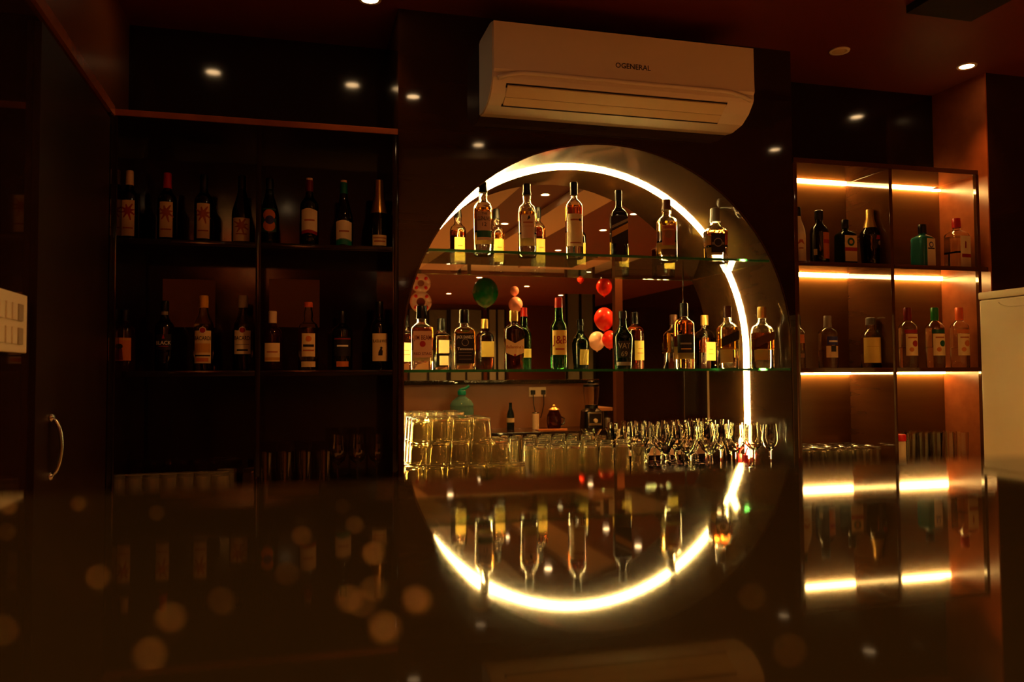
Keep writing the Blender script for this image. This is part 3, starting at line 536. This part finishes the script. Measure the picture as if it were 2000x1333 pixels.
# lit cabinet, lower row
GD = 'bottles on the lower shelf of the lit cabinet'
bottle('bottle with orange label cut off by the arch wall', 1560, 717, 615, 26, 'shoulder', 'clear_glass', ZL, liq='amber', fill=.5, cap=(.82, 'cap_black', 1.1), labels=[(.48, .64, .8, 'paper_orange', 1), (.20, .28, .8, 'paper_brown', 1)], rot=-20, Y=YC, group=GD)
bottle('clear vodka bottle with blue and white labels', 1618, 717, 615, 36, 'shoulder', 'clear_glass', ZL, liq='water_spirit', fill=.66, cap=(.78, 'ink_grey', 1.1), labels=[(.44, .60, .75, 'ink_blue', 1, [LN(.51, .07, 'ink_white')], 0, .15), (.20, .42, .8, 'paper_cream', 1, [('band', -.3, .3, .31, .42, 'ink_black')], 0, .1)], rot=-6, Y=YC, group=GD)
bottle('squat spirit bottle with large yellow label by the divider', 1702, 716, 618, 38, 'squat', 'clear_glass', ZL, liq='gold_spirit', fill=.6, cap=(.86, 'cap_grey', 1.15), labels=[(.10, .60, .95, 'paper_yellow', 1, [('band', -.6, .6, .42, .43, 'ink_gold')])], rot=-26, Y=YC, group=GD)
for px, cm, lab, em in ((1775, 'cap_maroon', 'dark red', 'ink_red'), (1828, 'cap_green', 'green', 'ink_green'), (1876, 'cap_orange', 'orange', 'paper_orange')):
    bottle(f'flavoured vodka bottle with {lab} cap and fruit print label', px, 717, 600, 34, 'shoulder', 'clear_glass', ZL, liq='water_spirit', fill=.66, cap=(.79, cm, 1.15), labels=[(.20, .56, .8, 'paper_cream', 1, [('disc', .25, .40, .36, em), ('disc', -.2, .30, .26, 'paper_orange', .0016), LN(.50, .055, 'ink_rust')], 0, .1), (.57, .63, .8, em, 1)], rot=-14, Y=YC, group=GD)

# ------------------------------------------------------------------ glasses
def glass_mesh(name, outer, inner, seg=22, flip=0):
    prof = outer+inner
    if flip: prof = [(r, flip-z) for r, z in prof][::-1]
    bm = lathe(B(), prof, seg, True, True); bmesh.ops.recalc_face_normals(bm, faces=bm.faces)
    me = bpy.data.meshes.new(name); bm.to_mesh(me); bm.free()
    for p in me.polygons: p.use_smooth = True
    me.set_sharp_from_angle(angle=R(45)); me.materials.append(MATS['stack_glass' if name in ('tumbler', 'highball') else 'row_glass' if flip else 'tumbler_glass']); return me
G_ROCK = glass_mesh('tumbler', [(.031, 0), (.034, .002), (.0355, .03), (.039, .088)], [(.0372, .088), (.0338, .03), (.0315, .015), (.0005, .013)], flip=.088)
G_HIGH = glass_mesh('highball', [(.0235, 0), (.0255, .002), (.0265, .03), (.0315, .145)], [(.0303, .145), (.0253, .03), (.0225, .014), (.0005, .012)], flip=.145)
G_SHOT = glass_mesh('small_glass', [(.025, 0), (.028, .002), (.029, .03), (.033, .100)], [(.0312, .100), (.0272, .03), (.025, .012), (.0005, .010)], flip=.100)
G_TALL = glass_mesh('tall_glass', [(.026, 0), (.028, .002), (.029, .04), (.033, .150)], [(.0312, .150), (.0272, .04), (.025, .014), (.0005, .012)])
G_WINE = glass_mesh('wine_glass', [(.032, 0), (.032, .0012), (.010, .004), (.0042, .012), (.0036, .085), (.008, .095), (.026, .112), (.033, .135), (.033, .155), (.0275, .205)], [(.0263, .205), (.0318, .155), (.0318, .135), (.0248, .114), (.006, .099), (.0005, .098)], 24)
G_FLUTE = glass_mesh('flute_glass', [(.030, 0), (.030, .0012), (.008, .004), (.004, .012), (.0036, .075), (.012, .092), (.023, .12), (.026, .16), (.0245, .200)], [(.0233, .200), (.0247, .16), (.0217, .12), (.010, .094), (.0005, .088)], 22)
G_MART = glass_mesh('martini_glass', [(.034, 0), (.034, .0012), (.009, .004), (.0042, .012), (.0036, .085), (.008, .092), (.052, .165)], [(.0505, .165), (.006, .0925), (.0005, .090)], 28)
G_COUPE = glass_mesh('coupe_glass', [(.034, 0), (.034, .0012), (.009, .004), (.0042, .012), (.0036, .08), (.014, .088), (.034, .105), (.044, .13), (.045, .15)], [(.0438, .15), (.0426, .131), (.0330, .107), (.012, .0905), (.0005, .088)], 26)
def glass(me, x, y, z, label, group, cat='glass'):
    o = bpy.data.objects.new(me.name, me); C.objects.link(o); o.location = (x, y, z); o.rotation_euler = (0, 0, random.random()*6)
    return tag(o, label, cat, group)
ORD = ('first', 'second', 'third', 'fourth', 'fifth', 'sixth', 'seventh', 'eighth', 'ninth', 'tenth', 'eleventh', 'twelfth')
ROW = ('front row', 'second row', 'third row', 'fourth row', 'back row')
def X(px, Y): return at(px, 800, Y).x
gx0 = AC_X-AR+.042; pit = .0795
layers = (('bottom', 0, 6, 3), ('middle', 1, 5, 3), ('top', 2, 4, 3))
for nm, l, cols, rows in layers:
    for rr in range(rows):
        for cc in range(cols):
            glass(G_ROCK, gx0+pit*cc+.018*l*(1 if l < 2 else .7), 3.10+pit*rr+.008*l, ZK+.0885*l, f'upturned tumbler in the {nm} layer of the stack, {ROW[rr]}, {ORD[cc]} from left', f'tumblers in the {nm} layer of the stack')
gh0 = gx0+pit*5+.115
for rr in range(3):
    for cc in range(8):
        x = gh0+.070*cc+(.034 if rr % 2 else 0)
        if x > 1.40: continue
        glass(G_HIGH, x, 3.150+.0860*rr, ZK, f'upturned slim highball glass left of the stemware, {ROW[rr]}, {ORD[cc]} from left', 'highball glasses in the arch')
st = []; CNT = {}
def stem(me, x, y, label, group):
    r = max(.0335, {'martini_glass': .0523, 'coupe_glass': .0453}.get(me.name, .0335))
    for (a, b, q) in st:
        if math.hypot(a-x, b-y) < (r+q)*.985: return
    if x+r > AC_X+AR-.03 and y > YM-.1: return
    if x+r > AC_X+AR-.004 or y+r > YM-.003: return
    if '%' in label:
        CNT[(group, y)] = CNT.get((group, y), 0)+1; label = label % ORD[CNT[(group, y)]-1]
    st.append((x, y, r)); glass(me, x, y, ZK, label, group)
for px in (1246, 1300): stem(G_MART, X(px, 3.17), 3.17, 'V shaped martini glass at the front of the stemware, %s from left', 'martini glasses')
for px in (1344, 1385, 1428): stem(G_COUPE, X(px, 3.175), 3.175, 'round bowled coupe glass at the front of the stemware, %s from left', 'coupe glasses')
for yy, pxs in ((3.175, (1472, 1503)), (3.26, range(1262, 1530, 29)), (3.335, range(1235, 1530, 29)), (3.15, (1520,))):
    for i, px in enumerate(pxs):
        stem(G_WINE if (i % 3 or yy < 3.2) else G_FLUTE, X(px, yy), yy, 'long stemmed wine glass under the arch, ' + {3.175: 'front row', 3.26: 'middle row', 3.335: 'back row', 3.15: 'at the arch side'}[yy] + ', %s from left', 'wine glasses in the arch')
for rr in range(4):
    for cc in range(6):
        x = XD+.062+.071*cc+(.02 if rr % 2 else 0)
        glass(G_SHOT, x, 3.135+.0675*rr, ZK, f'upturned small glass in the lit cabinet, {ROW[rr]}, {ORD[cc]} from left', 'small glasses in the lit cabinet')
for rr in range(3):
    for cc in range(5):
        x = 2.722+.069*cc
        if x > 3.04: continue
        glass(G_TALL, x, 3.15+.072*rr, ZK, f'tall tumbler in the lit cabinet, {ROW[rr]}, {ORD[cc]} from the red lidded jar', 'tall tumblers in the lit cabinet')
t = thing('salt_jar', 'white plastic jar with red lid beside the tall tumblers', 'jar', (2.646, 3.135, ZK))
mesh('body', lathe(B(), [(.026, 0), (.028, .004), (.028, .115), (.024, .122)], 22), 'paper_white', t, 45); mesh('lid', lathe(B(), [(.029, .120), (.0295, .124), (.0295, .145), (.027, .149)], 22), 'plastic_red', t, 45)
for i in range(7): glass(G_ROCK, X(232+33*i, 3.14), 3.14, ZK, f'dim upturned tumbler in the dark cabinet, {ORD[i]} from the left wall', 'tumblers in the dark cabinet')
for i in range(3): glass(G_ROCK, X(436+25*i+8, 3.22), 3.22, ZK, f'dim upturned tumbler set back by the dark cabinet divider, {ORD[i//2]} from left', 'tumblers near the dark divider') if i != 1 else None
for i in range(4): glass(G_TALL, X(519+38*i, 3.15), 3.15, ZK, f'dim tall glass in the dark cabinet, {ORD[i]} right of the divider', 'tall glasses in the dark cabinet')
for i in range(3): glass(G_WINE, X(660+38*i, 3.17), 3.17, ZK, f'dim stemmed glass at the right end of the dark cabinet, {ORD[i]} from left', 'stemmed glasses in the dark cabinet')

# ------------------------------------------------------------------ things the mirror shows behind the bar
def on_work(px, Y=.5): p = vm(px, 800, Y); return (p.x, Y, .70)
t = thing('water_jug', 'clear round water jug with teal handle seen in the mirror', 'jug', on_work(902, .45)); S = 1.0
mesh('body', lathe(B(), [(.085, 0), (.095, .01), (.095, .07), (.09, .08), (.095, .09), (.097, .17), (.092, .185), (.097, .20), (.08, .235), (.045, .262), (.03, .272), (.03, .29)], 28), 'blue_water', t, 40)
mesh('cap', lathe(B(), [(.033, .285), (.034, .29), (.034, .315), (.03, .32)], 20), 'jug_teal', t, 40); mesh('handle', tube(B(), [(-.02, 0, .318), (.0, 0, .33), (.03, 0, .335), (.06, 0, .355)], .011, 8), 'jug_teal', t, True)
t = thing('beer_bottle', 'dark green bottle with pale label in the mirror beside the backsplash', 'bottle', on_work(997, .42))
mesh('body', lathe(B(), [(.030, 0), (.031, .004), (.031, .11), (.026, .135), (.014, .165), (.012, .205), (.013, .215)], 20), 'dark_green_glass', t, 50); mesh('label', lathe(B(), [(.0315, .055), (.0315, .09)], 20, False, False), 'paper_cream', t, True)
p = vm(1050, 766, .29); t = thing('power_socket', 'pale double power socket with two black plugs in the mirror', 'socket', (p.x, .281, p.z))
mesh('plate', box(B(), -.075, .075, 0, .008, -.04, .04, .003), 'cream_cup', t, 40)
for sx in (-1, 1):
    mesh('plug', box(B(), sx*.045-.016, sx*.045+.016, .0082, .045, -.022, .015, .004), 'plastic_black', t, 40); mesh('cable', tube(B(), [(sx*.045, .035, -.02), (sx*.045, .04, -.10), (sx*.03, .04, -.17), (sx*.012, .05, -.215)], .004, 6), 'plastic_black', t, True)
t = thing('steel_tumbler', 'tall pale cup standing on the worktop in the mirror', 'cup', on_work(1046, .47)); mesh('body', lathe(B(), [(.026, 0), (.028, .13), (.026, .13), (.024, .004)], 20), 'cream_cup', t, 45)
mesh('rim', lathe(B(), [(.0282, .126), (.0295, .13), (.0282, .134)], 20, False, False), 'steel', t, True)
t = thing('glass_jar', 'round lidded glass jar with copper glints in the mirror', 'jar', on_work(1082, .50))
mesh('body', lathe(B(), [(.045, 0), (.055, .01), (.062, .06), (.058, .11), (.04, .145), (.04, .15)], 24), 'brown_glass', t, 45); mesh('lid', lathe(B(), [(.044, .15), (.046, .158), (.02, .172), (.008, .178), (.012, .19), (.002, .198)], 20), 'gold_foil', t, 45); mesh('handle', tube(B(), [(.055, 0, .03), (.085, 0, .04), (.09, 0, .08), (.055, 0, .10)], .007, 8), 'steel', t, True)
t = thing('blender', 'black countertop blender with square steel front in the mirror', 'blender', on_work(1155, .52))
mesh('base', loft(B(), [section(.085, .085, 5, 0, 24), section(.085, .085, 5, .02, 24), section(.075, .075, 5, .14, 24), section(.05, .05, 3, .165, 24)]), 'plastic_black', t, 40)
mesh('front_plate', box(B(), -.062, .062, .075, .088, .02, .135, .006), 'steel', t, 40); mesh('front_inset', box(B(), -.05, .05, .0878, .0905, .045, .122, .003), 'plastic_black', t, 40)
mesh('dial', lathe(B(), [(.017, 0), (.016, .018)], 18), 'cream_cup', t, 45).matrix_local = Matrix.Translation((0, .0906, .065)) @ Matrix.Rotation(R(-90), 4, 'X')
mesh('jug', loft(B(), [section(.048, .048, 3, .165, 24), section(.065, .065, 3, .34, 24), section(.062, .062, 3, .34, 24), section(.045, .045, 3, .172, 24)]), 'clear_glass', t, 40); mesh('lid', lathe(B(), [(.066, .34), (.066, .36), (.03, .366), (.03, .385), (.026, .388)], 20), 'plastic_black', t, 40); mesh('collar', lathe(B(), [(.054, .150), (.056, .18), (.05, .19)], 20), 'plastic_black', t, 40)
t = thing('small_cup', 'small grey cup right of the blender in the mirror', 'cup', on_work(1186, .46)); mesh('body', lathe(B(), [(.018, 0), (.024, .075), (.022, .075), (.016, .004)], 18), 'ink_grey', t, 45); mesh('rim', lathe(B(), [(.024, .073), (.0252, .076), (.024, .079)], 18, False, False), 'steel', t, True)
p = on_work(1075, .62); t = thing('serving_tray', 'thin orange lit tray edge on the worktop in the mirror', 'tray', p); mesh('base', box(B(), -.12, .12, -.03, .06, 0, .006, .002), 'backsplash', t, 40); mesh('rim', box(B(), -.12, .12, .0605, .068, 0, .012, .002), 'paper_orange', t, 40)
p = vm(1210, 700, .1); struct(boxo('trim_1', p.x-.035, p.x+.035, .03, .10, 0, ZC, 'column_brown'), 'brown square post at the end of the bar in the mirror', 'post')
p = vm(1336, 700, -.6); t = thing('metal_pole', 'thin grey metal pole in the dark part of the mirror', 'pole', (p.x, -.6, 0)); mesh('shaft', lathe(B(), [(.008, .02), (.008, ZC-.003)], 12), 'steel', t, True); mesh('base', lathe(B(), [(.05, 0), (.05, .012), (.015, .02)], 16), 'steel', t, 40)
# cream beams across the room's ceiling
for lab, q in (('wide cream ceiling beam at the left of the mirror', ((1022, 352), (880, 478), (760, 560), (760, 352))), ('slanting cream ceiling beam crossing the middle of the mirror', ((1142, 362), (1196, 384), (1010, 490), (945, 490)))):
    pts = []
    for px, py in q:
        d = ray(px, py); s_ = (ZC-.03-CAM.z)/d.z; v = CAM+d*s_; pts.append((v.x, 2*YM-v.y))
    cxm = sum(a for a, b in pts)/4; cym = sum(b for a, b in pts)/4
    t = thing('ceiling_beam', lab, 'beam', (cxm, cym, ZC-.06)); pl = [(a-cxm, b-cym) for a, b in pts]
    if sum(pl[i][0]*pl[(i+1) % 4][1]-pl[(i+1) % 4][0]*pl[i][1] for i in range(4)) < 0: pl = pl[::-1]
    mesh('board', prism_z(B(), pl, .0, .0595), 'beam_paint', t)
# balloons and far end of the room
def balloon(px, py, hpx, m, lab, Y=-1.6, tail=True):
    p = vm(px, py, Y); k = pxm(px, 2*YM-Y); h = hpx*k/2; r = h*.86
    t = thing('balloon', lab, 'balloon', p)
    prof = [(.012, -h*1.06), (.006, -h*1.0)] + [(r*math.sin(math.pi*a/14)**(1 if a > 7 else 1.25)*(1 if a > 6 else .98), -h*math.cos(math.pi*a/14)) for a in range(1, 14)] + [(.001, h)]
    mesh('skin', lathe(B(), prof, 24), m, t, True); mesh('knot', lathe(B(), [(.013, -h*1.09), (.005, -h*1.04), (.008, -h*.99)], 10), m, t, True)
    return t, h
balloon(1180, 561, 36, 'balloon_red', 'upper red balloon in the mirror'); balloon(1180, 624, 46, 'balloon_red', 'middle red balloon in the mirror'); balloon(1191, 664, 36, 'balloon_red', 'low red balloon beside the white one in the mirror', -1.55)
balloon(1166, 667, 38, 'balloon_white', 'white balloon behind the low red one in the mirror', -1.8); balloon(1134, 546, 16, 'balloon_red', 'small red balloon half hidden by the upper shelf edge in the mirror', -2.0)
t, h = balloon(948, 572, 60, 'balloon_green', 'dark green foil balloon in the mirror', -2.4)
p = vm(822, 572, -2.2); k = pxm(822, 2*YM+2.2); t = thing('number_balloon', 'pale figure eight balloon with red dots in the mirror', 'balloon', p)
for nm, dz, rr in (('upper_ring', .17, 13), ('lower_ring', -.17, 15)):
    a0 = rr*k; pts = [(a0*math.cos(a*math.pi/10), 0, dz*.62+a0*math.sin(a*math.pi/10)) for a in range(21)]; mesh(nm, tube(B(), pts, 6.5*k, 10), 'balloon_white', t, True)
    for a in (0, 1, 2, 3):
        e = B(); bmesh.ops.create_uvsphere(e, u_segments=10, v_segments=6, radius=4*k); mesh('dot', e, 'balloon_red', t, True, loc=(a0*math.cos(a*math.pi/2+.785), 4.5*k, dz*.62+a0*math.sin(a*math.pi/2+.785)))
balloon(1007, 596, 32, 'balloon_pink', 'pink and white balloon above the gold capped bottle in the mirror', -2.0); balloon(1005, 569, 20, 'balloon_pink', 'small pink balloon on top of the larger pink one in the mirror', -2.05)
for i, (xa, xb, m, lab) in enumerate(((800, 872, 'window_grey', 'grey window at the far left of the mirror'), (880, 940, 'window_grey', 'second grey window in the mirror'), (955, 985, 'curtain_grey', 'narrow pale window behind the green balloon in the mirror'), (1108, 1158, 'window_grey', 'grey window behind the red balloons in the mirror'))):
    Yw = -9.1 if i < 3 else -5.2; a, b = vm(xa, 605, Yw), vm(xb, 700, Yw)
    wn = struct(boxo(f'window_{i+1}', a.x, b.x, Yw-.03, Yw, .25, a.z if i < 3 else 2.4, m), lab, 'window')
    for xx in (a.x-.04, (a.x+b.x)/2-.02, b.x): boxo('window_frame', xx, xx+.04, Yw-.02, Yw+.02, .25, a.z if i < 3 else 2.4, 'plastic_black', wn)
for i, (x, y) in enumerate(((1.6, -3.0), (3.2, -2.6), (2.2, -5.6))):
    t = thing('dining_table', ('square wooden dining table nearest the bar', 'square wooden dining table near the dark side wall', 'square wooden dining table at the far end')[i], 'table', (x, y, 0))
    mesh('table_top', box(B(), -.45, .45, -.45, .45, .71, .75, .006), 'table_wood', t, 40)
    for sx in (-1, 1):
        for sy in (-1, 1): mesh('leg', box(B(), sx*.38-.025, sx*.38+.025, sy*.38-.025, sy*.38+.025, 0, .71), 'plastic_black', t)

# ------------------------------------------------------------------ droplets on the bar top
bm = B(); bmesh.ops.create_uvsphere(bm, u_segments=12, v_segments=8, radius=1)
for v in bm.verts: v.co.z = max(v.co.z, 0)
mat('droplet', (255, 205, 150), .33, metal=1)
drop_me = bpy.data.meshes.new('water_droplet'); bm.to_mesh(drop_me); bm.free(); drop_me.materials.append(MATS['droplet'])
for p in drop_me.polygons: p.use_smooth = True
for px, py, b_ in ((812, 1175, 1.2), (750, 1230, 1.15), (728, 1083, 1.1), (730, 1152, .8), (682, 1172, .9), (333, 1209, .9), (292, 1281, .8), (191, 1129, .8), (589, 1048, .8), (692, 1027, .6), (560, 1123, .6), (432, 1175, .6), (16, 992, 1), (152, 985, .7), (306, 1003, .55), (669, 990, .45), (13, 1040, .55), (706, 1181, .6), (7, 1233, .6), (740, 1055, .5), (1542, 1273, .5), (1468, 1167, .5), (938, 1170, .6)):
    g = atz(px, py, ZBAR); o = bpy.data.objects.new('water_droplet', drop_me); C.objects.link(o); o.location = g
    s_ = .0011*b_; o.scale = (s_, s_, s_*.8); tag(o, 'tiny drop on the bar top, blurred to a soft disc', 'droplet', 'drops on the bar top')
